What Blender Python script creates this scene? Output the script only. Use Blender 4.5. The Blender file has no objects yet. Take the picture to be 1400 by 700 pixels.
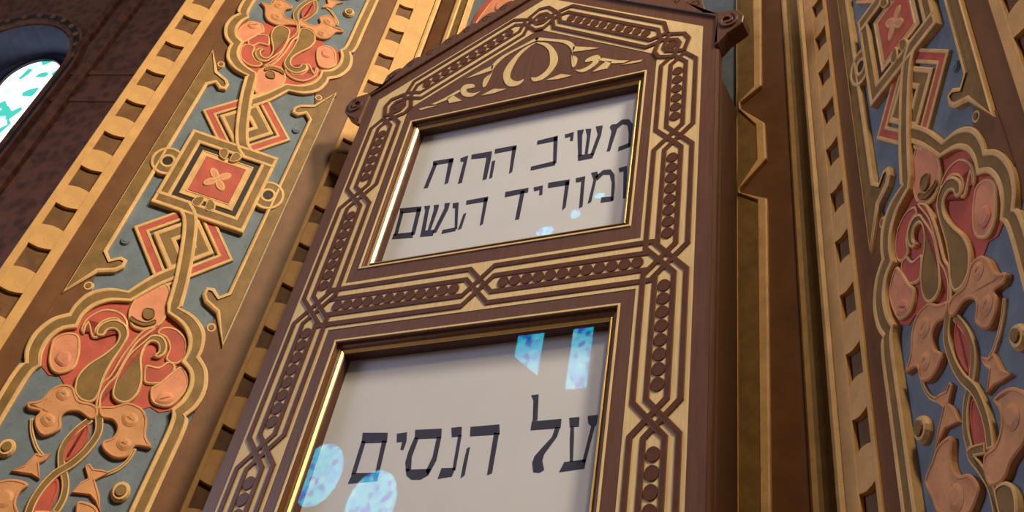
import bpy, bmesh, math, random
from mathutils import Vector, Matrix
random.seed(4)
SC = bpy.context.scene
COL = SC.collection

# ------------------------------------------------------------------ camera
F_PX = 1399.6144
PITCH, ROLL, YAW = .9818, .3144, -.7049
PPX, PPY = 715.0747, -194.7377            # the photograph is the lower part of a taller frame
CAM = Vector((.6988, -1.006, 1.62))
FW = Vector((math.cos(PITCH)*math.sin(YAW), math.cos(PITCH)*math.cos(YAW), math.sin(PITCH)))
_r = Vector((math.cos(YAW), -math.sin(YAW), 0)); _u = _r.cross(FW)
RT = _r*math.cos(ROLL) + _u*math.sin(ROLL)
UP = -_r*math.sin(ROLL) + _u*math.cos(ROLL)
cd = bpy.data.cameras.new('camera'); cam = bpy.data.objects.new('camera', cd); COL.objects.link(cam)
cd.sensor_width = 36; cd.sensor_fit = 'HORIZONTAL'; cd.lens = F_PX/1400*36
cd.shift_x = -(PPX-700)/1400; cd.shift_y = (PPY-350)/1400
cd.clip_start = .02; cd.clip_end = 200
cam.matrix_world = Matrix(((RT.x, UP.x, -FW.x, CAM.x), (RT.y, UP.y, -FW.y, CAM.y), (RT.z, UP.z, -FW.z, CAM.z), (0, 0, 0, 1)))
SC.camera = cam

# ------------------------------------------------------------------ light
w = bpy.data.worlds.new('world'); SC.world = w; w.use_nodes = True
bg = w.node_tree.nodes['Background']; bg.inputs[0].default_value = (.66, .56, .52, 1); bg.inputs[1].default_value = .32

def area(name, loc, target, size, power, col):
    l = bpy.data.lights.new(name, 'AREA'); l.energy = power; l.color = col; l.shape = 'DISK'; l.size = size
    o = bpy.data.objects.new(name, l); COL.objects.link(o); o.location = loc
    o.rotation_euler = (Vector(target)-Vector(loc)).to_track_quat('-Z', 'Y').to_euler()
    return o
# the hall's warm chandelier, high on the right
area('chandelier_light', (2.15, -1.15, 4.40), (-.4, 0, 2.8), .45, 108, (1.0, .86, .63))
area('warm_fill_light', (1.62, -1.95, 4.70), (.2, 0, 2.7), .45, 42, (1.0, .80, .50))  # warm fill lamp, added to brighten the right of the middle wall
# cool fill lamp added on the left to simulate daylight; no windows built there
area('cool_fill_light', (-5.6, -3.2, 3.6), (.3, 0, 2.5), 2.2, 135, (.80, .80, 1.0))

vs = SC.view_settings
vs.view_transform = 'Standard'; vs.look = 'None'; vs.gamma = 1; vs.use_curve_mapping = False; vs.exposure = 0.14

# ------------------------------------------------------------------ pixel helpers
def ray(px, py): return FW + RT*((px-PPX)/F_PX) + UP*((PPY-py)/F_PX)
def hit(px, py, p0, n):
    d = ray(px, py); t = (Vector(p0)-CAM).dot(n)/d.dot(n); return CAM + d*t

class Frame:
    """a wall face: u along the wall, z up, h out towards the room"""
    def __init__(s, org, d, n): s.o = Vector(org); s.d = Vector(d); s.n = Vector(n)
    def P(s, u, z, h=0): return s.o + s.d*u + s.n*h + Vector((0, 0, z))
    def uz(s, px, py, h=0):
        q = hit(px, py, s.o+s.n*h, s.n); return ((q-s.o).dot(s.d), q.z)
TL, TR = .7304, .8088
YC = .11
LEFT = Frame((-.350, YC, 0), (-math.cos(TL), -math.sin(TL), 0), (math.sin(TL), -math.cos(TL), 0))
RIGHT = Frame((.400, YC, 0), (math.cos(TR), -math.sin(TR), 0), (-math.sin(TR), -math.cos(TR), 0))
BACK = Frame((0, YC, 0), (1, 0, 0), (0, -1, 0))
BOARD = Frame((0, 0, 0), (1, 0, 0), (0, -1, 0))
FAR = Frame((-5.246, 1.8084, 0), (.9617, .274, 0), (.274, -.9617, 0))
OPP = Frame((0, -8, 0), (1, 0, 0), (0, 1, 0))
# ornament coordinates (a, b) centred on the strapwork square of each side panel
PAN = {'L': (LEFT, .2475, 1.0, 2.681), 'R': (RIGHT, .282, .97, 2.664)}
def nums(s): v = [float(t) for t in s.replace(',', ' ').split()]; return list(zip(v[0::2], v[1::2]))
def tile_ab(ox, oy, s, side='L'):
    fr, uc, k, zc = PAN[side]; out = []
    for x, y in nums(s):
        u, z = fr.uz(ox+x/4, oy+y/4); out.append(((u-uc)/k, z-zc))
    return out
def tile_uz(fr, ox, oy, s, h=0): return [fr.uz(ox+x/4, oy+y/4, h) for x, y in nums(s)]

# ------------------------------------------------------------------ materials
def lin(c):
    return tuple(((v/255)/12.92 if v/255 <= .04045 else ((v/255+.055)/1.055)**2.4) for v in c) + (1,)
MATS = {}
def paint(name, rgb, rough=.55, var=.22, scale=30, bump=.25, metal=0, speck=.0, grain=False, spec=.35):
    m = bpy.data.materials.new(name); m.use_nodes = True; nt = m.node_tree; N = nt.nodes; L = nt.links
    b = N['Principled BSDF']; b.inputs['Roughness'].default_value = rough; b.inputs['Metallic'].default_value = metal
    b.inputs['Specular IOR Level'].default_value = spec
    tc = N.new('ShaderNodeTexCoord'); mp = N.new('ShaderNodeMapping'); L.new(tc.outputs['Object'], mp.inputs[0])
    if grain: mp.inputs['Scale'].default_value = (6, 6, .5)
    n1 = N.new('ShaderNodeTexNoise'); n1.inputs['Scale'].default_value = scale; n1.inputs['Detail'].default_value = 6; n1.inputs['Roughness'].default_value = .62
    L.new(mp.outputs[0], n1.inputs['Vector'])
    r = N.new('ShaderNodeValToRGB'); c = lin(rgb)
    r.color_ramp.elements[0].position = .3; r.color_ramp.elements[1].position = .72
    r.color_ramp.elements[0].color = tuple(x*(1-var) for x in c[:3])+(1,)
    r.color_ramp.elements[1].color = tuple(min(1, x*(1+var)) for x in c[:3])+(1,)
    L.new(n1.outputs[0], r.inputs[0]); outc = r.outputs[0]
    if speck > 0:
        v = N.new('ShaderNodeTexNoise'); v.inputs['Scale'].default_value = scale*4; v.inputs['Detail'].default_value = 2
        L.new(tc.outputs['Object'], v.inputs['Vector'])
        r2 = N.new('ShaderNodeValToRGB'); r2.color_ramp.elements[0].position = .60; r2.color_ramp.elements[1].position = .74
        r2.color_ramp.elements[0].color = (0, 0, 0, 1); r2.color_ramp.elements[1].color = (speck, speck, speck, 1)
        L.new(v.outputs[0], r2.inputs[0])
        mx = N.new('ShaderNodeMixRGB'); mx.inputs[2].default_value = lin((60, 38, 22)); L.new(r2.outputs[0], mx.inputs[0]); L.new(outc, mx.inputs[1]); outc = mx.outputs[0]
    L.new(outc, b.inputs['Base Color'])
    if bump:
        bp = N.new('ShaderNodeBump'); bp.inputs['Strength'].default_value = bump; bp.inputs['Distance'].default_value = .002
        L.new(n1.outputs[0], bp.inputs['Height']); L.new(bp.outputs[0], b.inputs['Normal'])
    MATS[name] = m; return m
paint('gold_paint', (214, 172, 116), .5, .2, 40, .3, speck=.25)
paint('olive_paint', (128, 97, 50), .5, .28, 45, .3, speck=.3)
paint('red_paint', (182, 82, 66), .55, .22, 35, .25, speck=.2)
paint('peach_paint', (216, 140, 106), .55, .2, 35, .25, speck=.2)
paint('orange_paint', (202, 142, 96), .55, .2, 35, .3, speck=.25)
paint('blue_paint', (103, 116, 128), .6, .22, 30, .35, speck=.3)
paint('brown_paint', (110, 70, 38), .45, .22, 25, .2, speck=.2)
paint('black_paint', (38, 26, 18), .5, .2, 40, .2)
paint('notch_paint', (108, 74, 42), .6, .3, 45, .3, speck=.4)
paint('strip_paint', (208, 160, 100), .55, .16, 30, .25, speck=.2)
paint('wood_dark', (78, 46, 32), .42, .3, 30, .15, grain=True, spec=.45)
paint('wood_board', (98, 65, 52), .40, .22, 30, .15, grain=True, spec=.45)
paint('wood_side', (82, 52, 36), .45, .25, 30, .15, grain=True)
paint('moulding_wood', (112, 74, 42), .34, .22, 30, .1, grain=True, spec=.5)
paint('inlay_gold', (208, 180, 134), .42, .14, 60, .1, grain=True, spec=.4)
paint('inlay_dark', (86, 50, 34), .42, .25, 60, .1, spec=.4)
paint('gilt', (238, 208, 142), .34, .1, 60, .05, metal=1)
paint('paper', (208, 208, 214), .8, .03, 14, .05)
paint('ink', (58, 57, 78), .6, .12, 60, .0)
paint('stone_floor', (120, 95, 75), .5, .2, 3, .1)
paint('plaster', (120, 88, 66), .8, .25, 3, .1)
paint('lead', (30, 30, 40), .5, .2, 30, .0)
paint('reveal_blue', (70, 74, 100), .6, .2, 12, .1)

def damask(name):
    m = bpy.data.materials.new(name); m.use_nodes = True; nt = m.node_tree; N = nt.nodes; L = nt.links
    b = N['Principled BSDF']; b.inputs['Roughness'].default_value = .7
    tc = N.new('ShaderNodeTexCoord')
    v = N.new('ShaderNodeTexVoronoi'); v.inputs['Scale'].default_value = 14; L.new(tc.outputs['Object'], v.inputs['Vector'])
    n = N.new('ShaderNodeTexNoise'); n.inputs['Scale'].default_value = 26; n.inputs['Detail'].default_value = 4; L.new(tc.outputs['Object'], n.inputs['Vector'])
    mul = N.new('ShaderNodeMath'); mul.operation = 'MULTIPLY'; L.new(v.outputs['Distance'], mul.inputs[0]); L.new(n.outputs[0], mul.inputs[1])
    r = N.new('ShaderNodeValToRGB'); r.color_ramp.elements[0].position = .1; r.color_ramp.elements[1].position = .34
    r.color_ramp.elements[0].color = lin((80, 46, 36)); r.color_ramp.elements[1].color = lin((112, 68, 50))
    L.new(mul.outputs[0], r.inputs[0]); L.new(r.outputs[0], b.inputs['Base Color'])
    MATS[name] = m
damask('damask_wall')

def stained(name, cols, strength, scale):
    m = bpy.data.materials.new(name); m.use_nodes = True; nt = m.node_tree; N = nt.nodes; L = nt.links
    b = N['Principled BSDF']; b.inputs['Base Color'].default_value = (.1, .1, .1, 1); b.inputs['Roughness'].default_value = .3
    tc = N.new('ShaderNodeTexCoord'); v = N.new('ShaderNodeTexVoronoi'); v.inputs['Scale'].default_value = scale
    L.new(tc.outputs['Object'], v.inputs['Vector'])
    sp = N.new('ShaderNodeSeparateColor'); L.new(v.outputs['Color'], sp.inputs[0])
    r = N.new('ShaderNodeValToRGB'); r.color_ramp.interpolation = 'CONSTANT'
    e = r.color_ramp.elements
    while len(e) < len(cols): e.new(.5)
    for i, (p, c) in enumerate(cols): e[i].position = p; e[i].color = lin(c)
    L.new(sp.outputs[0], r.inputs[0]); L.new(r.outputs[0], b.inputs['Emission Color']); b.inputs['Emission Strength'].default_value = strength
    MATS[name] = m
stained('stained_green', [(0, (255, 255, 255)), (.5, (235, 248, 255)), (.62, (50, 170, 155)), (.84, (190, 225, 240)), (.95, (225, 190, 225))], 1.5, 13)
stained('stained_blue', [(0, (0, 190, 255)), (.25, (60, 225, 255)), (.5, (0, 120, 215)), (.64, (20, 215, 250)), (.86, (150, 240, 255)), (.94, (70, 90, 235))], 11, 17)

m = bpy.data.materials.new('glass'); m.use_nodes = True; N = m.node_tree.nodes; L = m.node_tree.links
N.remove(N['Principled BSDF'])
tr = N.new('ShaderNodeBsdfTransparent'); gl = N.new('ShaderNodeBsdfGlossy'); gl.inputs['Roughness'].default_value = .015
fr_ = N.new('ShaderNodeFresnel'); fr_.inputs[0].default_value = 1.5; mx = N.new('ShaderNodeMixShader')
ge = N.new('ShaderNodeNewGeometry'); mm = N.new('ShaderNodeMath'); mm.operation = 'MULTIPLY'; iv = N.new('ShaderNodeMath'); iv.operation = 'SUBTRACT'; iv.inputs[0].default_value = 1
L.new(ge.outputs['Backfacing'], iv.inputs[1]); L.new(iv.outputs[0], mm.inputs[0]); L.new(fr_.outputs[0], mm.inputs[1]); L.new(mm.outputs[0], mx.inputs[0]); L.new(tr.outputs[0], mx.inputs[1]); L.new(gl.outputs[0], mx.inputs[2]); L.new(mx.outputs[0], N['Material Output'].inputs[0])
MATS['glass'] = m

# ------------------------------------------------------------------ mesh helpers
def link(name, me, mats, parent=None):
    o = bpy.data.objects.new(name, me); COL.objects.link(o)
    if not me.materials:
        for k in mats: me.materials.append(MATS[k])
    if parent is not None:
        o.parent = parent
        if parent.type == 'EMPTY': o.matrix_parent_inverse = Matrix.Translation(-parent.location)
    return o
def finish(name, bm, mats, parent=None, smooth=False):
    bmesh.ops.recalc_face_normals(bm, faces=bm.faces)
    me = bpy.data.meshes.new(name); bm.to_mesh(me); bm.free()
    if smooth:
        for p in me.polygons: p.use_smooth = True
    return link(name, me, mats, parent)
def tag(o, label, cat, kind=None, group=None):
    o['label'] = label; o['category'] = cat
    if kind: o['kind'] = kind
    if group: o['group'] = group
    return o
def cat_rom(pts, n=5, closed=True):
    out = []; m = len(pts)
    rng = range(m if closed else m-1)
    for i in rng:
        g = (lambda k: pts[k % m]) if closed else (lambda k: pts[min(max(k, 0), m-1)])
        p0, p1, p2, p3 = g(i-1), g(i), g(i+1), g(i+2)
        for j in range(n):
            t = j/n
            out.append(tuple(.5*(2*p1[c]+(p2[c]-p0[c])*t+(2*p0[c]-5*p1[c]+4*p2[c]-p3[c])*t*t+(3*p1[c]-p0[c]-3*p2[c]+p3[c])*t**3) for c in (0, 1)))
    if not closed: out.append(tuple(pts[-1]))
    return out
def area2(p): return .5*sum(p[i][0]*p[(i+1) % len(p)][1]-p[(i+1) % len(p)][0]*p[i][1] for i in range(len(p)))
def dedupe(p, eps=2e-4):
    out = []
    for q in p:
        if not out or math.hypot(q[0]-out[-1][0], q[1]-out[-1][1]) > eps: out.append(q)
    if len(out) > 2 and math.hypot(out[0][0]-out[-1][0], out[0][1]-out[-1][1]) < eps: out.pop()
    return out
def relief(name, fr, pts, h0, h1, mats, parent, rim=.003, lift=.0015, dip=0.0):
    """carved piece: side walls from h0 to h1, a rim of mats[0] and a middle of mats[1] risen by lift or sunk by dip"""
    pts = dedupe(pts)
    if area2(pts) < 0: pts = pts[::-1]
    bm = bmesh.new()
    base = [bm.verts.new(fr.P(u, z, h0)) for u, z in pts]
    top = [bm.verts.new(fr.P(u, z, h1)) for u, z in pts]
    n = len(pts)
    for i in range(n): bm.faces.new((base[i], base[(i+1) % n], top[(i+1) % n], top[i])).material_index = 0
    f = bm.faces.new(top); f.material_index = 0
    bm.normal_update()
    if f.normal.dot(fr.n) < 0: f.normal_flip()
    if rim:
        ang = min((Vector(pts[i-1])-Vector(pts[i])).angle(Vector(pts[(i+1) % n])-Vector(pts[i]), 3) for i in range(n))
        EVEN = ang > .75
        bmesh.ops.inset_region(bm, faces=[f], thickness=rim*.45, depth=lift, use_even_offset=EVEN)
        bmesh.ops.inset_region(bm, faces=[f], thickness=rim*.55, depth=0, use_even_offset=EVEN)
        if len(mats) > 1:
            r = bmesh.ops.inset_region(bm, faces=[f], thickness=.0006, depth=-dip, use_even_offset=EVEN)
            for q in r['faces']: q.material_index = 1
            f.material_index = 1
    bm.normal_update(); bmesh.ops.triangulate(bm, faces=[f], ngon_method='EAR_CLIP')
    return finish(name, bm, mats, parent)
def box(name, fr, u0, u1, z0, z1, h0, h1, mats, parent=None, bevel=0):
    bm = bmesh.new()
    v = [bm.verts.new(fr.P(u, z, h)) for h in (h0, h1) for u, z in ((u0, z0), (u1, z0), (u1, z1), (u0, z1))]
    for f in ((0, 1, 2, 3), (4, 5, 6, 7), (0, 1, 5, 4), (1, 2, 6, 5), (2, 3, 7, 6), (3, 0, 4, 7)): bm.faces.new([v[i] for i in f])
    if bevel: bmesh.ops.bevel(bm, geom=bm.edges[:], offset=bevel, segments=1, affect='EDGES')
    return finish(name, bm, mats, parent)
PROF = [(0, -1, 0), (0, -.0012, 0), (.06, 0, 0), (.22, 0, 0), (.26, -.0012, 1), (.74, -.0012, 0), (.78, 0, 0), (.94, 0, 0), (1, -.0012, 0), (1, -1, 0)]
def ribbon(name, fr, A, B, h0, h1, mats, parent, closed=False, prof=PROF):
    """strap between the two outlines A and B (same count); edges mats[0], sunk middle mats[1]"""
    bm = bmesh.new(); rows = []
    for (a, b) in zip(A, B):
        rows.append([bm.verts.new(fr.P(a[0]+(b[0]-a[0])*t, a[1]+(b[1]-a[1])*t, h0 if dh < -.5 else h1+dh)) for t, dh, _ in prof])
    k = len(prof); n = len(rows)
    for i in range(n if closed else n-1):
        r0, r1 = rows[i], rows[(i+1) % n]
        for j in range(k-1):
            bm.faces.new((r0[j], r0[j+1], r1[j+1], r1[j])).material_index = prof[j][2] if j != 4 else 1
    if not closed:
        for r in (rows[0], rows[-1]): bm.faces.new(r)
    return finish(name, bm, mats, parent)
def offset_line(pts, d, closed=False):
    out = []; n = len(pts)
    for i in range(n):
        p = Vector(pts[i])
        a = Vector(pts[i-1]) if (i > 0 or closed) else None
        b = Vector(pts[(i+1) % n]) if (i < n-1 or closed) else None
        d1 = (p-a).normalized() if a is not None else (b-p).normalized()
        d2 = (b-p).normalized() if b is not None else d1
        n1 = Vector((-d1.y, d1.x)); n2 = Vector((-d2.y, d2.x)); mm = n1+n2
        if mm.length < 1e-6: mm = n1
        mm.normalize(); q = p+mm*(d/max(.35, mm.dot(n1))); out.append((q.x, q.y))
    return out
def bar(name, fr, pts, wdt, h0, h1, mats, parent, closed=False, prof=None):
    """a plain strip of constant width along a polyline"""
    A = offset_line(pts, wdt/2, closed); B = offset_line(pts, -wdt/2, closed)
    return ribbon(name, fr, A, B, h0, h1, mats, parent, closed, prof or [(0, -1, 0), (0, -.0003, 0), (.12, 0, 0), (.88, 0, 0), (1, -.0003, 0), (1, -1, 0)] if not prof else prof)
def sweep(name, fr, profile, z0, z1, mats, parent):
    """moulding: profile [(u, h, material)] swept up from z0 to z1"""
    bm = bmesh.new(); r0 = [bm.verts.new(fr.P(u, z0, h)) for u, h, _ in profile]; r1 = [bm.verts.new(fr.P(u, z1, h)) for u, h, _ in profile]
    for i in range(len(profile)-1): bm.faces.new((r0[i], r0[i+1], r1[i+1], r1[i])).material_index = profile[i][2]
    bm.faces.new(r0); bm.faces.new(r1)
    return finish(name, bm, mats, parent)
def circle(c, r, n=20, ry=None): return [(c[0]+r*math.cos(2*math.pi*i/n), c[1]+(ry or r)*math.sin(2*math.pi*i/n)) for i in range(n)]
def arc_pts(c, r, a0, a1, n): return [(c[0]+r*math.cos(a0+(a1-a0)*i/n), c[1]+r*math.sin(a0+(a1-a0)*i/n)) for i in range(n+1)]

# ------------------------------------------------------------------ the room
ZB, ZT = 0.0, 4.3
floor = box('floor', BOARD, -14, 8, -.2, 0, -4, 8.3, ['stone_floor']); tag(floor, 'wide brown stone floor of the hall', 'floor', 'structure')

# far wall of the hall, upper left, with its arched window recess
def arch_outline(cu, cz, r, zb, n=24):
    return [(cu-r, zb)] + arc_pts((cu, cz), r, math.pi, 0, n) + [(cu+r, zb)]
AC, AZ, AR, AB = -.38, 6.18, .5, 4.6
bm = bmesh.new()
outer = [(-9, 0), (5.6, 0), (5.6, 12), (-9, 12)]; inner = arch_outline(AC, AZ, AR, AB)
def loop(bm, fr, pts, h):
    v = [bm.verts.new(fr.P(u, z, h)) for u, z in pts]; return v, [bm.edges.new((v[i], v[(i+1) % len(v)])) for i in range(len(v))]
vo, eo = loop(bm, FAR, outer, 0); vi, ei = loop(bm, FAR, inner, 0)
bmesh.ops.triangle_fill(bm, edges=eo+ei, use_beauty=True)
vb = [bm.verts.new(FAR.P(u, z, -.3)) for u, z in inner]
for i in range(len(vi)):
    f = bm.faces.new((vi[i], vi[(i+1) % len(vi)], vb[(i+1) % len(vb)], vb[i])); f.material_index = 1
wall_far = finish('wall_far', bm, ['damask_wall', 'reveal_blue'])
tag(wall_far, 'far dark brown wall with small printed ornament, behind the carved niche at upper left', 'wall', 'structure')
for s0, s1 in ((.135, .175), (.275, .365), (.80, .86)):
    sweep('trim_moulding', FAR, [(s0, 0, 0), (s0, .03, 0), ((s0+s1)/2, .06, 0), (s1, .03, 0), (s1, 0, 0)], 0, 12, ['damask_wall'], wall_far)
for z0 in (6.17, 5.92, 7.4):
    box('trim_string_course', FAR, .175, 5.5, z0-.02, z0+.02, 0, .014, ['damask_wall'], wall_far)
ao = arch_outline(AC, AZ, AR+.1, AB); ai = arch_outline(AC, AZ, AR+.01, AB)
ribbon('arch_trim', FAR, ao, ai, 0, .04, ['damask_wall', 'lead'], wall_far)
for i in range(1, 14):
    a = math.pi*i/14; c = (AC+(AR+.055)*math.cos(a), AZ+(AR+.055)*math.sin(a))
    relief('arch_stud', FAR, circle(c, .022, 8), .03, .05, ['plaster'], wall_far, rim=.006)
win = box('window_1', FAR, AC-.52, AC+.52, AB, AZ+.53, -.36, -.31, ['reveal_blue'])
tag(win, 'narrow arched stained-glass window glowing white and green in the far wall', 'window', 'structure')
GC, GR, GZ = -.40, .24, 6.39
relief('pane', FAR, arch_outline(GC, GZ, GR, 4.7), -.31, -.302, ['stained_green'], win, rim=0)
go = arch_outline(GC, GZ, GR+.02, 4.7); gi = arch_outline(GC, GZ, GR-.01, 4.7)
ribbon('window_frame', FAR, go, gi, -.31, -.28, ['lead', 'lead'], win)
for z0 in (4.95, 5.25): box('glazing_bar', FAR, GC-GR, GC+GR, z0-.006, z0+.006, -.303, -.296, ['lead'], win)

# opposite wall, behind the camera: its windows are the ones mirrored in the glass of the board
wall_opp = box('wall_opposite', OPP, -14, 8, 0, 12.5, -.3, 0, ['plaster']); tag(wall_opp, 'plain warm plaster wall across the hall, behind the viewer', 'wall', 'structure')
def opp_window(k, outline, label, kids=()):
    o = relief('window_%d' % k, OPP, outline, 0.002, .03, ['lead', 'stained_blue'], None, rim=.03, lift=.01, dip=.015)
    tag(o, label, 'window', 'structure')
    for kk in kids: kk(o)
opp_window(2, [(-4.90, 7.95), (-4.52, 7.66), (-4.52, 9.05), (-4.60, 9.2), (-4.72, 9.26), (-4.84, 9.2), (-4.90, 9.05)], 'blue lancet window in the opposite wall, the left one of the pair')
opp_window(3, arch_outline(-4.08, 9.05, .15, 7.50), 'blue lancet window in the opposite wall, the right one of the pair')
opp_window(4, circle((-4.78, 9.58), .15, 20, .10), 'small round blue light above the left lancet window')
opp_window(5, circle((-4.40, 9.77), .10, 20, .10), 'small round blue light in the middle above the lancet windows')
opp_window(6, circle((-4.11, 9.99), .10, 20, .07), 'small round blue light above the right lancet window')
opp_window(7, circle((-7.00, 6.85), .33, 28, .36), 'round blue rose window in the opposite wall, farther from the lancets')
opp_window(8, circle((-6.22, 6.52), .33, 28, .36), 'round blue rose window in the opposite wall, nearer to the lancets')

# ------------------------------------------------------------------ carved side walls of the niche
H0 = -.009                                   # painted ground of the panels, sunk behind the wall face
def K(pts): return [(a*.95, b*.769) for a, b in pts]

def segs(lists, n=5):
    out = []
    for s in lists: out += cat_rom(s, n, False)[:-1]
    return out + [lists[-1][-1]]
LOBE_O = [K(s) for s in ([(.043, -.296), (.072, -.303), (.096, -.324), (.105, -.352), (.106, -.372)],
                         [(.106, -.372), (.125, -.392), (.136, -.425), (.134, -.458), (.124, -.480)])]
LOBE_I = [K(s) for s in ([(.030, -.314), (.058, -.326), (.076, -.346), (.084, -.370), (.083, -.393)],
                         [(.083, -.393), (.100, -.405), (.109, -.428), (.108, -.455), (.100, -.476)])]
def lobed(head_o, head_i):
    tail_o = K([(.124, -.480), (.132, -.500), (.132, -.62), (.132, -1.10)]); tail_i = K([(.100, -.476), (.107, -.503), (.107, -.62), (.107, -1.10)])
    return segs([K(head_o)]+LOBE_O+[tail_o]), segs([K(head_i)]+LOBE_I+[tail_i])
def sym(pts, sa=1, sb=1): return [(a*sa, b*sb) for a, b in pts]

T1, T2, T3 = (0, 175), (0, 350), (0, 525)
def smooth(p, n=4): return cat_rom(p, n, True)
# the flower, traced once on the left panel: (name, outline, bottom, top, materials, rim, lift, dip)
FLOWER = []
def fl(name, outline, h1, mats, rim=.0030, lift=.0012, dip=.0008, sm=True, h0=H0):
    FLOWER.append((name, smooth(outline) if sm else outline, h0, h1, mats, rim, lift, dip))
RP, PE, OR, OL, GO = 'red_paint', 'peach_paint', 'orange_paint', 'olive_paint', 'gold_paint'
# red ground of the blossom, inside the lobed strap
gr = segs([K([(0, -.250), (.016, -.285), (.036, -.318)]), K([(.036, -.318), (.060, -.329), (.078, -.350), (.086, -.372), (.085, -.393)]), K([(.085, -.393), (.102, -.408), (.111, -.430), (.109, -.455), (.100, -.474)])])
gr2 = gr + K([(.085, -.484), (.070, -.480), (.045, -.500), (0, -.515)])
ground = gr2 + [(-a, b) for a, b in gr2[::-1]][1:-1]
FLOWER.append(('blossom_ground', ground, H0, -.0075, [RP, RP], 0, 0, 0))
fl('bud', tile_ab(*T2, '835,130 900,140 935,180 925,290 880,370 800,405 735,395 705,350 705,290 745,220'), -.003, [GO, PE])
fl('bud_eye', tile_ab(*T2, '790,285 840,290 845,330 810,350 780,330'), -.0005, [OL, OL], rim=.0015)
fl('bud_curl', tile_ab(*T2, '710,350 740,370 790,385 850,370 850,345 800,360 750,345 720,325'), -.0005, [OL, OL], rim=.0015)
fl('petal', tile_ab(*T2, '440,395 480,330 570,285 655,300 700,350 690,410 640,345 570,355 530,400 540,440 500,440 480,370 460,420'), -.004, [GO, RP])
fl('petal', tile_ab(*T2, '270,520 290,450 360,415 425,425 440,480 430,560 400,615 330,640 285,625 265,580'), -.003, [GO, PE])
fl('petal_curl', tile_ab(*T2, '300,560 330,520 380,525 385,570 350,600 320,590'), -.0012, [PE], rim=.007, lift=.0016)
fl('drop', tile_ab(*T2, '640,345 690,375 705,430 670,500 610,590 565,680') + tile_ab(*T3, '545,50 505,98 445,92 408,50 408,0') + tile_ab(*T2, '425,650 480,590 565,535 630,480 648,430 625,402 590,405 565,435 525,430 535,385 585,352'), -.0012, [GO, OL])
fl('drop', tile_ab(*T2, '790,460 830,430 885,435 915,480 905,530 870,555 835,545 865,520 860,480 825,470 795,500 775,560 780,640') + tile_ab(*T3, '775,0 750,60 700,102 645,98 612,60') + tile_ab(*T2, '625,690 660,610 710,530'), -.0012, [GO, OL])
fl('petal', tile_ab(*T2, '890,385 960,390 1015,440 1025,500 1005,565 950,590 905,560 925,500 905,445 860,420'), -.004, [GO, RP])
fl('petal', tile_ab(*T2, '870,600 920,570 960,590 950,640 900,690 800,695 785,650 800,590'), -.0045, [GO, RP])
fl('petal', tile_ab(*T2, '960,615 1000,600 1030,650 1035,690') + tile_ab(*T3, '1025,20 990,70 930,120 860,115 825,85 825,20 870,-10'), -.003, [GO, PE])
fl('petal_curl', tile_ab(*T3, '850,90 880,50 930,45 950,75 920,105 880,110'), -.0012, [PE], rim=.007, lift=.0016)
fl('stem', tile_ab(*T2, '865,385 810,430 750,480 690,570 640,660 600,700') + tile_ab(*T3, '560,60 548,130 520,130 530,60 555,-10') + tile_ab(*T2, '600,650 660,550 720,470 790,400'), -.001, [GO, RP])
fl('leaf', tile_ab(*T3, '150,100 220,85 280,25 340,0 400,15 430,85 500,105 535,130 530,175 490,190 430,150 370,150 335,180 330,245 240,282 195,240 190,185 215,150 155,135'), -.001, [OR, OR])
fl('leaf', tile_ab(*T3, '545,125 620,120 700,100 775,130 805,190 800,285 828,347 740,338 700,395 625,402 562,355 562,312 615,290 640,240 615,195 550,180'), -.001, [OR, OR])
fl('leaf_boss', tile_ab(*T3, '310,40 345,20 380,40 375,75 340,90 310,70'), .0002, [OR], rim=.009, lift=.0016)
fl('leaf_boss', tile_ab(*T3, '225,180 260,155 300,175 300,215 260,235 228,215'), .0002, [OR], rim=.009, lift=.0016)
fl('leaf_boss', tile_ab(*T3, '670,170 710,150 750,170 750,215 710,235 672,215'), .0002, [OR], rim=.009, lift=.0016)
fl('leaf_boss', tile_ab(*T3, '640,310 680,290 715,310 712,345 675,365 642,345'), .0002, [OR], rim=.009, lift=.0016)
fl('seed', tile_ab(*T3, '482,205 490,260 460,330 400,395 352,418 352,350 395,275 440,225'), -.004, [RP, RP])
fl('seed', tile_ab(*T3, '312,512 322,570 292,650 250,715 180,720 200,625 250,555'), -.004, [RP, RP])
def vine(name, pts, wd, h1):
    c = cat_rom(pts, 5, False)
    A, B = offset_line(c, wd/2), offset_line(c, -wd/2)
    FLOWER.append((name, A+B[::-1], H0, h1, [GO, OL], .0018, .0008, .0003))
vine('vine', tile_ab(*T3, '535,130 540,250 480,350 395,430 300,490 225,570 175,650 150,720'), .0105, -.002)
vine('vine', tile_ab(*T3, '500,185 410,255 345,340 335,430 358,530 345,620 300,700'), .0095, -.004)
vine('tendril', tile_ab(*T3, '172,180 175,260 200,340 235,385'), .005, -.006)
vine('tendril', tile_ab(*T3, '740,345 700,410 640,460 560,490'), .005, -.006)
fl('leaf', tile_ab(*T3, '60,470 130,440 170,400 195,372 230,383 285,370 250,412 215,430 217,515 170,490 120,483'), -.004, [OR, OR], rim=.0025, sm=False)
fl('leaf', tile_ab(*T3, '462,445 490,428 512,458 560,462 600,480 520,522 545,600 550,700 522,640 490,602 390,590 440,532 480,510'), -.004, [OR, OR], rim=.0025, sm=False)
fl('berry', circle(tile_ab(*T3, '660,585')[0], .0125, 14), -.004, [GO, OL], rim=.005, lift=.004, dip=-.002, sm=False)
fl('berry', circle(tile_ab(*T3, '35,345')[0], .0115, 14), -.004, [GO, OL], rim=.005, lift=.004, dip=-.002, sm=False)
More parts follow.
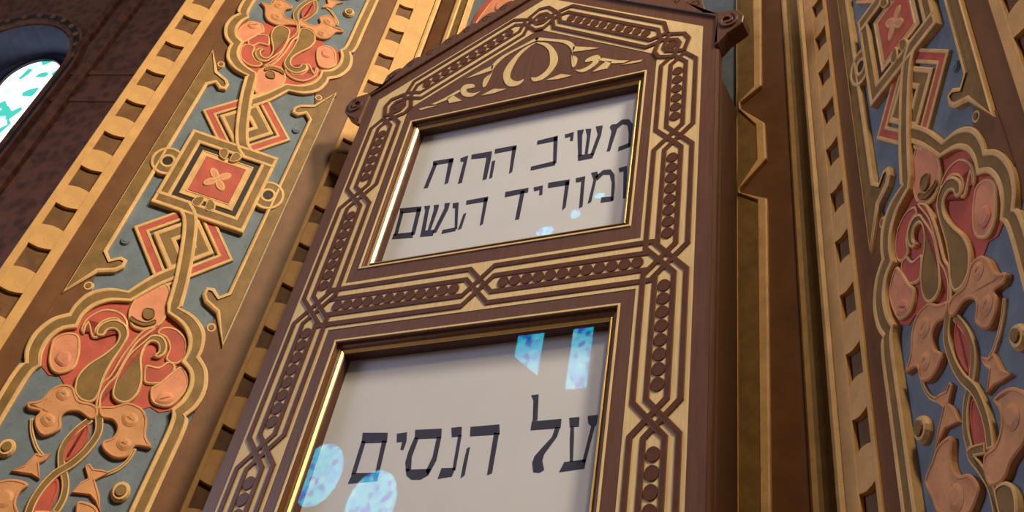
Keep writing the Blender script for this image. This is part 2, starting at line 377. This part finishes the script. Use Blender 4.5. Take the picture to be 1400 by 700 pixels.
# lower leaves of the vine, seen best on the right panel
R4 = (1050, 525)
fl('leaf', tile_ab(*R4, '855,530 895,420 930,330 1000,285 1000,420 1035,495 1100,490 1150,560 1130,650 1080,720 940,720 890,620', 'R'), -.001, [OR, OR])
fl('leaf', tile_ab(*R4, '1228,90 1270,40 1340,15 1420,60 1430,200 1400,320 1330,420 1290,520 1210,560 1180,480 1180,385 1240,330 1270,230 1260,140', 'R'), -.001, [OR, OR])
fl('drop', tile_ab(*R4, '1235,570 1290,530 1340,560 1360,650 1350,730 1270,730 1245,660', 'R'), -.0012, [GO, OL])
vine('vine', tile_ab(*R4, '1180,350 1100,380 1160,470 1210,560 1240,680 1250,740', 'R'), .009, -.0015)
fl('leaf_boss', circle(tile_ab(*R4, '1030,620', 'R')[0], .011, 12), .0002, [OR], rim=.009, lift=.0016, sm=False)
fl('leaf_boss', circle(tile_ab(*R4, '1330,180', 'R')[0], .011, 12), .0002, [OR], rim=.009, lift=.0016, sm=False)

BLACK = ['black_paint', 'black_paint']
def carved_panel(side, wall):
    fr0, uc, k, zc = PAN[side]
    class G:                                   # panel frame in ornament coordinates
        n = fr0.n
        @staticmethod
        def P(a, b, h=0): return fr0.P(uc+a*k, zc+b, h*.68)   # low relief
    G = G()
    zt = 1.25
    field = box('carved_panel', G, -.126, .126, -1.15, zt, -.024, H0, ['blue_paint'], wall)
    for s in (1, -1):
        # straight border with its hooked ends
        hook = [(.1245, -.262), (.0945, -.216), (.071, -.206), (.063, -.196), (.064, -.183), (.076, -.1805), (.088, -.190), (.098, -.180)]
        o = hook + [(a, -b) for a, b in hook[::-1]]
        relief('border', G, sym(o, s), H0, .0, [GO, OL], field, rim=.0062, lift=.0015, dip=.002)
        ribbon('ring', G, circle((.0895*s, .003), .0275, 26), circle((.0895*s, .003), .0085, 26), H0, .003, [GO, OL], field, True)
        relief('ring_eye', G, circle((.0895*s, .003), .0088, 12), H0, .0005, BLACK, field, rim=0)
    sq = lambda r, q=None: [(r, q or r), (-r, q or r), (-r, -(q or r)), (r, -(q or r))]
    dia = lambda r, cz: [(r, cz), (0, cz+r), (-r, cz), (0, cz-r)]
    # square in the middle
    ribbon('square_strap', G, sq(.0790, .0785), sq(.0555, .0555), H0, .0045, [GO, OL], field, True)
    relief('square_groove', G, sq(.0560), H0, -.0015, BLACK, field, rim=0)
    ribbon('square_moulding', G, sq(.0465), sq(.0355), H0, .0012, [GO, GO], field, True)
    relief('square_tile', G, sq(.0358), H0, -.0008, [RP, RP], field, rim=.002)
    for i in range(4):
        a = math.pi/4+i*math.pi/2; c = (.0125*math.cos(a), .0125*math.sin(a))
        pet = [(c[0]+.0125*math.cos(t)*math.cos(a)-.0075*math.sin(t)*math.sin(a), c[1]+.0125*math.cos(t)*math.sin(a)+.0075*math.sin(t)*math.cos(a)) for t in [2*math.pi*j/14 for j in range(14)]]
        relief('rosette_petal', G, pet, H0, .0012+.0003*i, [GO, PE], field, rim=.003)
    for s in (1, -1):
        S = (lambda p, s=s: sym(p, s, s))      # the upper half repeats the lower one, turned round
        for q in (-1, 1):
            relief('small_curl', G, smooth(S([(q*.004, -.040), (q*.016, -.044), (q*.020, -.056), (q*.010, -.063), (q*.003, -.055)])), H0, .0035, [GO, OL], field, rim=.002)
        ribbon('red_diamond', G, S(dia(.0835, -.126)), S(dia(.057, -.126)), H0, -.002, [GO, RP], field, True)
        ribbon('gold_diamond', G, S(dia(.051, -.126)), S(dia(.0125, -.126)), H0, .0, [GO, OL], field, True)
        relief('diamond_eye', G, S(dia(.0128, -.126)), H0, -.007, BLACK, field, rim=0)
        # lobed strap: one side ends under the crossing, the other runs over it up to the square
        A, B = lobed([(-.004, -.217), (.020, -.250), (.043, -.296)], [(-.022, -.235), (.003, -.268), (.030, -.314)])
        ribbon('lobed_strap', G, S(A), S(B), H0, .0012, [GO, OL], field)
        hc = [(-.0785, -.067), (-.026, -.067)] + cat_rom([(-.026, -.067), (-.012, -.080), (0, -.104), (.014, -.146), (.026, -.190), (.0347, -.2346)], 4, False)[1:]
        A, B = lobed([(.043, -.296), (.043, -.296)], [(.030, -.314), (.030, -.314)])
        A = offset_line(hc, .0117)[:-1]+A[5:]; B = offset_line(hc, -.0117)[:-1]+B[5:]
        ribbon('lobed_strap', G, S(sym(A, -1)), S(sym(B, -1)), H0, .0052, [GO, OL], field)
        for q in (1, -1):
            relief('spandrel', G, S(sym(K([(.134, -.332), (.101, -.290), (.093, -.318), (.104, -.352), (.107, -.372), (.126, -.392), (.137, -.425)]), q)), -.024, -.0045, ['brown_paint'], field, rim=0)
            for ca, cb, r in ((.097, -.238, .0085), (.084, -.152 if q > 0 else -.196, .0075)):
                relief('berry', G, S(circle((ca*q, cb), r, 12)), H0, -.008, [GO if cb < -.2 else 'blue_paint', OL if cb < -.2 else 'blue_paint'], field, rim=.004, lift=.003, dip=-.001)
        for (nm, out, h0, h1, mats, rim, lift, dip) in FLOWER:
            relief(nm, G, S(out), h0, h1, mats, field, rim=rim, lift=lift, dip=dip)
    return field

def notched_strip(fr, wall, u0, u1, uc, z0, dz, zlo, zhi, notch=.034):
    base = box('notched_strip', fr, u0, u1, zlo, zhi, -.028, -.0075, ['notch_paint'], wall)
    hw = notch/2
    for (a, b) in ((u0, uc-hw), (uc+hw, u1)):
        box('rail', fr, a, b, zlo, zhi, -.0075, -.001, ['strip_paint'], base, bevel=.0012)
    n0 = math.ceil((zlo-z0)/dz); n1 = math.floor((zhi-z0)/dz)
    hh = dz/2-notch*.54; e = .0016
    # one block between each pair of notches, its ends bowed outwards
    pts = [(-hw, -hh+e), (-hw*.5, -hh-e*.2), (0, -hh-e*.9), (hw*.5, -hh-e*.2), (hw, -hh+e), (hw, hh-e), (hw*.5, hh+e*.2), (0, hh+e*.9), (-hw*.5, hh+e*.2), (-hw, hh-e)]
    bm = bmesh.new()
    F0 = Frame((0, 0, 0), fr.d, fr.n)
    lo = [bm.verts.new(F0.P(u*1.08, z, -.0075)) for u, z in pts]; hi = [bm.verts.new(F0.P(u*1.08, z, -.0016)) for u, z in pts]
    bm.faces.new(hi)
    for i in range(10): bm.faces.new((lo[i], lo[(i+1) % 10], hi[(i+1) % 10], hi[i]))
    bmesh.ops.recalc_face_normals(bm, faces=bm.faces)
    me = bpy.data.meshes.new('block'); bm.to_mesh(me); bm.free()
    for k in range(n0, n1):
        o = link('block', me, ['strip_paint'], base); o.location = fr.P(uc, z0+(k+.5)*dz, 0)
    return base

# left wall
wall_l = box('wall_left', LEFT, .0, .474, ZB, ZT, -.10, -.024, ['brown_paint'])
tag(wall_l, 'splayed carved niche wall left of the text board, gold, salmon and grey-blue strapwork', 'wall', 'structure')
PZ0, PZ1 = 1.45, 4.0
box('stile', LEFT, .086, .1215, PZ0, PZ1, -.024, -.0045, ['brown_paint'], wall_l)
box('stile', LEFT, .3735, .405, PZ0, PZ1, -.024, -.0045, ['brown_paint'], wall_l)
notched_strip(LEFT, wall_l, .0095, .086, .0625, 2.6805, .0756, PZ0, PZ1, .031)
notched_strip(LEFT, wall_l, .405, .4715, .4405, 2.6813, .0753, PZ0, PZ1, .036)
sweep('corner_moulding', LEFT, [(-.002, -.024, 0), (-.002, .002, 0), (.003, .004, 0), (.008, .002, 0), (.0095, -.024, 0)], PZ0, PZ1, [GO], wall_l)
carved_panel('L', wall_l)

# right wall
wall_r = box('wall_right', RIGHT, .0, .53, ZB, ZT, -.10, -.024, ['brown_paint'])
tag(wall_r, 'splayed carved niche wall right of the text board, in shade, rose and blue strapwork', 'wall', 'structure')
box('stile', RIGHT, .1235, .160, PZ0, PZ1, -.024, -.0045, ['brown_paint'], wall_r)
box('stile', RIGHT, .4045, .4405, PZ0, PZ1, -.024, -.0045, ['brown_paint'], wall_r)
notched_strip(RIGHT, wall_r, .060, .1235, .1010, 2.6681, .0728, PZ0, PZ1, .031)
notched_strip(RIGHT, wall_r, .4405, .5300, .4760, 2.6600, .0728, PZ0, PZ1, .036)
sweep('corner_moulding', RIGHT, [(-.004, -.024, 0), (-.004, .002, 0), (.004, .004, 0), (.011, .001, 1), (.014, -.003, 1), (.026, -.005, 1), (.036, -.004, 1), (.044, -.001, 0), (.050, .003, 0), (.056, .003, 0), (.0598, -.004, 0), (.0600, -.024, 0)], PZ0, PZ1, [GO, OL], wall_r)
carved_panel('R', wall_r)

# middle wall behind the board
wall_b = box('wall_back', BACK, -.345, .40, ZB, ZT, -.10, -.018, ['blue_paint'])
tag(wall_b, 'middle niche wall behind the text board, brown edge and gold zigzag border showing', 'wall', 'structure')
ZIG = [(.361, 3.7), (.361, 3.03), (.357, 2.824), (.3225, 2.796), (.3225, 2.783), (.360, 2.744), (.361, 2.676), (.3205, 2.629), (.3205, 2.622), (.360, 2.604), (.357, 2.42), (.353, 2.20), (.352, 1.45)]
BP = [(0, -1, 0), (0, -.001, 0), (.06, 0, 0), (.28, 0, 0), (.34, -.003, 1), (.92, -.004, 1), (.96, -.001, 0), (.98, 0, 0), (1, -.001, 0), (1, -1, 0)]
ZIGL = [(-.306, 3.9), (-.306, 1.45)]
ribbon('zigzag_border', BACK, ZIG, [(.3165, z) for _, z in ZIG], -.018, .0, [GO, OL], wall_b, prof=BP)
ribbon('zigzag_border', BACK, ZIGL, [(-.272, z) for _, z in ZIGL], -.018, .0, [GO, OL], wall_b, prof=BP)
zb = ZIG[::-1]
box('stile', BACK, -.348, -.303, PZ0, PZ1, -.018, -.006, ['brown_paint'], wall_b)
box('stile', BACK, .3175, .3985, PZ0, PZ1, -.018, -.0062, ['brown_paint'], wall_b)
class GB:                                      # a larger blossom on the middle wall, rising behind the gable
    n = BACK.n
    @staticmethod
    def P(a, b, h=0): return BACK.P(-a*2.4, 2.84+(-b-.19)*2.4, h-.006)
GB = GB()
for (nm, out, h0, h1, mats, rim, lift, dip) in FLOWER:
    relief(nm, GB, out, -.012, h1, mats, wall_b, rim=rim*.8, lift=lift, dip=dip)

# ------------------------------------------------------------------ the text board
BZ = 1.92
board = bpy.data.objects.new('text_board', None); COL.objects.link(board); board.location = (0, .06, BZ)
tag(board, 'tall gabled dark wood board with gold inlay and two glazed Hebrew texts', 'sign')
SLOPE, AP = .581, 3.0325
W1 = (.1957, 2.5135, 2.7690); W2 = (.1924, 2.0600, 2.3679)
MX = .322
def rect(w_, z0, z1, o=0): return [(-w_-o, z0-o), (w_+o, z0-o), (w_+o, z1+o), (-w_-o, z1+o)]
bm = bmesh.new()
prof = [(-MX, BZ), (MX, BZ), (MX, AP+.026-SLOPE*MX), (0, AP+.026), (-MX, AP+.026-SLOPE*MX)]
edges = []; loops = []
for p in (prof, rect(*W1, .0125), rect(*W2, .0125)):
    v, e = loop(bm, BOARD, p, 0); edges += e; loops.append(v)
r = bmesh.ops.triangle_fill(bm, edges=edges, use_beauty=True)
fs = [g for g in r['geom'] if isinstance(g, bmesh.types.BMFace)]
ex = bmesh.ops.extrude_face_region(bm, geom=fs)
bmesh.ops.translate(bm, verts=[g for g in ex['geom'] if isinstance(g, bmesh.types.BMVert)], vec=(0, .030, 0))
finish('face_board', bm, ['wood_board'], board)
# bevelled edge bead along the sides and the deep case behind
for s in (1, -1):
    sweep('edge_moulding', BOARD, [(s*.3222, -.002, 0), (s*.3255, -.007, 0), (s*.3255, -.016, 0), (s*.3222, -.022, 0)], BZ, AP+.01-SLOPE*MX, ['wood_dark'], board)
box('case', BOARD, -.3195, .3195, BZ, 2.775, -.104, -.0325, ['wood_side'], board)
box('back_panel', BOARD, -.230, .230, BZ+.02, 2.775, -.0320, -.0262, ['wood_dark'], board)

# gold bands with crossing dark straps and rows of beads
IN, OUT, C1 = .0122, .0280, .0214
HG, HS = .0006, .0016
def gold_plate(pts): return relief('inlay_band', BOARD, pts, -.0004, HG, ['inlay_gold'], board, rim=0)
bm = bmesh.new(); nb = 14
c_ = [bm.verts.new((.0085*math.cos(2*math.pi*i/nb), -HG, .0085*math.sin(2*math.pi*i/nb))) for i in range(nb)]
d_ = [bm.verts.new((.0080*math.cos(2*math.pi*i/nb), -HS-.0004, .0080*math.sin(2*math.pi*i/nb))) for i in range(nb)]
for i in range(nb): bm.faces.new((c_[i], c_[(i+1) % nb], d_[(i+1) % nb], d_[i]))
bm.faces.new(d_); bmesh.ops.recalc_face_normals(bm, faces=bm.faces)
bead_me = bpy.data.meshes.new('bead'); bm.to_mesh(bead_me); bm.free()
BAYS = [0]
def band(p0, p1, sp=.0182):
    """straps and beads of one bay of the band, between the knots p0 and p1"""
    P0, P1 = Vector(p0), Vector(p1); d = P1-P0; Ln = d.length; d.normalize(); n = Vector((-d.y, d.x))
    loc = lambda x, y: tuple(P0+d*y+n*x)
    c2 = IN+OUT-C1; k = C1-IN
    BAYS[0] += 1; HS = .0016+(BAYS[0] % 7)*.00011
    for s in (1, -1):
        bar('strap', BOARD, [loc(s*k*-1, 0), loc(s*IN, C1), loc(s*IN, Ln-C1), loc(-s*k, Ln)], .0072, HG-.0004, HS+.00025*(s > 0), ['inlay_dark'], board)
        bar('strap', BOARD, [loc(s*k, 0), loc(s*OUT, c2), loc(s*OUT, Ln-c2), loc(s*k, Ln)], .0072, HG-.0004, HS+.00012+.00025*(s > 0), ['inlay_dark'], board)
    free = Ln-2*(C1+.0045)-.006
    m = max(1, round(free/sp))
    for i in range(m):
        y = Ln/2+(i-(m-1)/2)*(free/m if m > 1 else 0)
        q = loc(0, y); o = link('bead', bead_me, ['inlay_dark'], board); o.location = BOARD.P(q[0], q[1], 0)
KX = .2643
ZK = [2.8064, 2.6381, 2.4388, 2.2387, 2.0100]
bw = .0368
for s in (1, -1):
    gold_plate(sym([(.2275, BZ+.045), (.301, BZ+.045), (.301, 2.8576), (.2275, 2.8158)], s))
    gold_plate(sym([(.301, 2.8578), (0, AP), (0, AP-.0845), (.2275, 2.816)], s))
    for a, b in zip(ZK[:-1], ZK[1:]): band((KX*s, a), (KX*s, b))
    band((KX*s, ZK[0]), (.2378*s, 2.8522))
    band((.2378*s, 2.8522), (.0274*s, 2.9760))
    band((0, 2.4388), (KX*s, 2.4388), .0172)
    gold_plate(sym([(0, 2.4388-bw), (.2274, 2.4388-bw), (.2274, 2.4388+bw), (0, 2.4388+bw)], s))
    band((0, 2.0100), (KX*s, 2.0100), .0172)
    gold_plate(sym([(0, 2.0100-bw), (.2274, 2.0100-bw), (.2274, 2.0100+bw), (0, 2.0100+bw)], s))
band((.0274, 2.9760), (-.0274, 2.9760))

# scrollwork in the gable, traced on its left half and mirrored
SCROLL = ['932,235 860,270 790,340 755,400 760,450 790,475 840,465 865,435 835,447 805,440 790,418 797,385 832,320 882,270',
          '938,208 860,248 745,310 690,362 690,398 650,432 640,470 652,476 682,420 702,372 762,314 862,258 940,220',
          '700,357 600,405 548,432 640,404 692,386', '592,463 545,465 518,495 535,525 580,531 628,500 600,510 562,508 552,490 590,480',
          '632,524 700,488 772,488 700,512', '448,538 480,524 527,552 458,566', '360,572 420,545 508,495 526,497 440,550 382,573', '292,598 340,584 392,579 300,604']
for i, s in enumerate(SCROLL):
    p = tile_uz(BOARD, 500, 0, s)
    if i < 2 or i == 3: p = smooth(p, 3)
    for q in (1, -1): relief('scroll_inlay', BOARD, sym(p, q), -.0004, HG+.0004, ['inlay_gold'], board, rim=0)

# crest of the gable: scalloped edge, carved curls and a volute at each end
def crest(s):
    pts = [(0, AP+.027)]
    x = 0.0; n = 9; top = []
    for i in range(n):
        xa, xb = .306*i/n, .306*(i+1)/n
        for j in range(6):
            t = j/6; xx = xa+(xb-xa)*t; top.append((xx, AP+.052+.009*math.sin(math.pi*t)**.7-SLOPE*xx))
    vol = [(.306, 2.8875), (.330, 2.8780), (.350, 2.8760), (.361, 2.8710), (.368, 2.8560), (.366, 2.8420), (.354, 2.8330), (.340, 2.8240), (.3265, 2.8070), (.3225, 2.8050)]
    base = [(.3225, AP+.0265-SLOPE*.3225)]
    return [(a*s, b) for a, b in top+vol+base+[(0, AP+.0265)]]
for s in (1, -1):
    relief('crest', BOARD, crest(s), -.024, .004, ['wood_board', 'wood_board'], board, rim=.003, lift=.001)
    sp_ = [((.343+(.004+.0120*t)*math.cos(4.2+t*9.5))*s, 2.8520+(.004+.0120*t)*math.sin(4.2+t*9.5)) for t in [i/26 for i in range(27)]]
    bar('volute_curl', BOARD, sp_, .0042, .003, .0085, ['wood_board'], board)
    for i in range(9):
        xc = .306*(i+.5)/9; zc_ = AP+.046-SLOPE*xc
        cu = [((xc+(.002+.006*t)*math.cos(t*7+2))*s, zc_+(.002+.006*t)*math.sin(t*7+2)) for t in [j/14 for j in range(15)]]
        bar('crest_curl', BOARD, cu, .0030, .003, .0050, ['wood_board'], board)

# the two glazed texts
def rings(name, wdw, spec_, mats):
    bm = bmesh.new(); rows = []
    for o, h, mi in spec_: rows.append([bm.verts.new(BOARD.P(u, z, h)) for u, z in rect(*wdw, o)])
    for (r0, r1, sp) in zip(rows[:-1], rows[1:], spec_):
        for i in range(4): bm.faces.new((r0[i], r0[(i+1) % 4], r1[(i+1) % 4], r1[i])).material_index = sp[2]
    return finish(name, bm, mats, board)
def text_pane(wdw, letters, tl):
    rings('window_moulding', wdw, [(.0168, 0, 0), (.0166, .0014, 0), (.0142, .0014, 0), (.0136, -.0015, 1), (.0125, -.0045, 1), (.0085, -.0055, 1), (.0048, -.0085, 1), (.0046, -.0095, 1)], ['inlay_gold', 'moulding_wood'])
    rings('gilt_lip', wdw, [(.0049, -.0125, 0), (.0049, -.0062, 0), (.0040, -.0058, 0), (.0012, -.0085, 0), (.0010, -.0090, 1), (0, -.0100, 1), (0, -.0240, 1)], ['gilt', 'wood_dark'])  # dark inner step puts the shade under the lip into its colour
    w_, z0, z1 = wdw
    sheet = box('paper_sheet', BOARD, -w_-.009, w_+.009, z0-.009, z1+.009, -.0260, -.0240, ['paper'], board)
    box('glass_pane', BOARD, -w_-.0045, w_+.0045, z0-.0045, z1+.0045, -.0132, -.0120, ['glass'], board)
    for polys in letters:
        bm = bmesh.new()
        for (ox, oy, s) in polys:
            p = dedupe(tile_uz(BOARD, ox, oy, s, -.0240))
            if area2(p) < 0: p = p[::-1]
            lo = [bm.verts.new(BOARD.P(u, z, -.0241)) for u, z in p]; hi = [bm.verts.new(BOARD.P(u, z, -.0237)) for u, z in p]
            f = bm.faces.new(hi)
            for i in range(len(p)): bm.faces.new((lo[i], lo[(i+1) % len(p)], hi[(i+1) % len(p)], hi[i]))
            bm.normal_update(); bmesh.ops.triangulate(bm, faces=[f], ngon_method='EAR_CLIP')
        finish('letter', bm, ['ink'], sheet)
def lt(o, *s): return [(o[0], o[1], q) for q in s]
A_, B_, D_, E_ = (500, 175), (750, 175), (500, 525), (250, 525)
UPPER = [
 lt(B_, '318,130 345,20 335,-4 345,-18 372,-22 402,-46 440,-48 461,-20 456,30 449,100 435,100 438,30 431,-14 405,-20 376,4 336,126', '384,104 445,80 446,104 379,128'),
 lt(A_, '1160,150 1246,138 1241,165 1162,181', '1158,14 1194,8 1184,42 1182,152 1162,156', '1202,6 1234,3 1229,42 1214,142 1198,142 1211,42', '1258,-8 1297,-14 1287,42 1246,152 1229,146 1269,36'),
 lt(A_, '1089,36 1139,22 1133,71 1117,71 1120,48 1092,56'),
 lt(A_, '940,70 1051,42 1048,70 937,92', '1028,52 1051,44 1043,192 1025,197', '904,212 1036,180 1036,204 902,233'),
 lt(A_, '708,116 826,94 823,119 705,141', '803,105 825,100 801,240 784,251', '691,182 709,178 691,272 675,279'),
 lt(A_, '580,146 691,127 687,160 661,280 639,286 661,162 577,171'),
 lt(A_, '519,166 561,150 551,195 526,300 504,306 536,184 519,186'),
 lt(A_, '369,182 481,164 479,187 368,206', '374,190 393,194 339,328 317,331', '456,172 481,168 451,300 431,309'),
 lt(B_, '384,220 429,207 429,240 421,386 407,386 410,238 387,243'),
 lt(A_, '1233,246 1266,238 1274,262 1262,282 1233,405 1214,415 1246,284', '1255,266 1300,230 1340,226 1361,255 1363,320 1356,396 1341,396 1346,300 1335,256 1300,256 1266,288', '1290,380 1351,374 1351,400 1284,409'),
 lt(A_, '1149,275 1201,264 1196,310 1186,430 1167,439 1179,293 1151,299'),
 lt(A_, '999,300 1116,281 1113,311 997,329', '1093,295 1115,290 1093,435 1074,451'),
 lt(A_, '919,325 969,314 966,365 949,369 951,340 921,346'),
 lt(A_, '764,350 891,327 887,353 761,379', '848,345 871,340 839,498 817,504'),
 lt(A_, '552,397 671,375 667,401 549,420', '649,385 669,382 641,525 624,536', '535,471 551,464 523,550 504,559'),
 lt(A_, '477,412 509,407 506,450 501,552 487,556 489,438 476,439', '421,558 491,544 491,563 414,580'),
 lt(A_, '305,564 377,556 367,590 297,596', '320,428 354,424 346,450 326,560 304,566 326,452', '373,422 402,419 396,446 356,556 339,561 373,448', '432,412 462,409 451,446 386,572 364,576 431,438'),
 lt(A_, '187,440 306,429 301,457 190,467', '190,455 208,460 175,582 154,592', '282,440 304,440 269,582 247,587', '154,580 263,569 257,600 143,609'),
]
LOWER = [
 lt(D_, '1214,175 1269,169 1263,215 1251,240 1201,432 1184,428 1233,232 1217,215', '1114,185 1169,181 1166,233 1117,237', '1121,232 1139,232 1139,300 1133,428 1117,428 1117,300', '1086,428 1206,411 1196,463 1058,482'),
 lt(D_, '906,62 946,57 939,198 914,203 918,90', '909,205 1071,191 1066,241 902,253', '1038,235 1063,238 1046,290 976,385 966,420 976,470 951,486 917,483 911,430 924,395 959,355 1019,290'),
 lt(D_, '574,235 731,221 733,276 571,286', '703,265 729,270 691,488 664,499', '554,352 571,344 541,500 519,516 535,430'),
 lt(D_, '469,240 526,234 523,286 472,291', '507,280 525,280 491,472 474,472', '415,461 491,459 471,506 394,519'),
 lt(D_, '272,251 416,244 413,296 269,301', '268,290 290,298 252,400 248,468 224,482 217,430 234,370', '390,290 414,290 386,420 342,500 328,478 366,400', '218,462 250,468 357,464 341,500 300,523 250,523 225,502'),
 lt(D_, '171,272 226,264 223,315 206,361 191,359 200,316 171,319'),
 lt(E_, '984,267 1121,267 1116,320 979,324', '979,310 1001,315 946,492 921,497', '1091,310 1115,312 1073,492 1051,492', '928,488 1075,486 1062,531 903,546'),
]
text_pane(W1, UPPER, None)
text_pane(W2, LOWER, None)
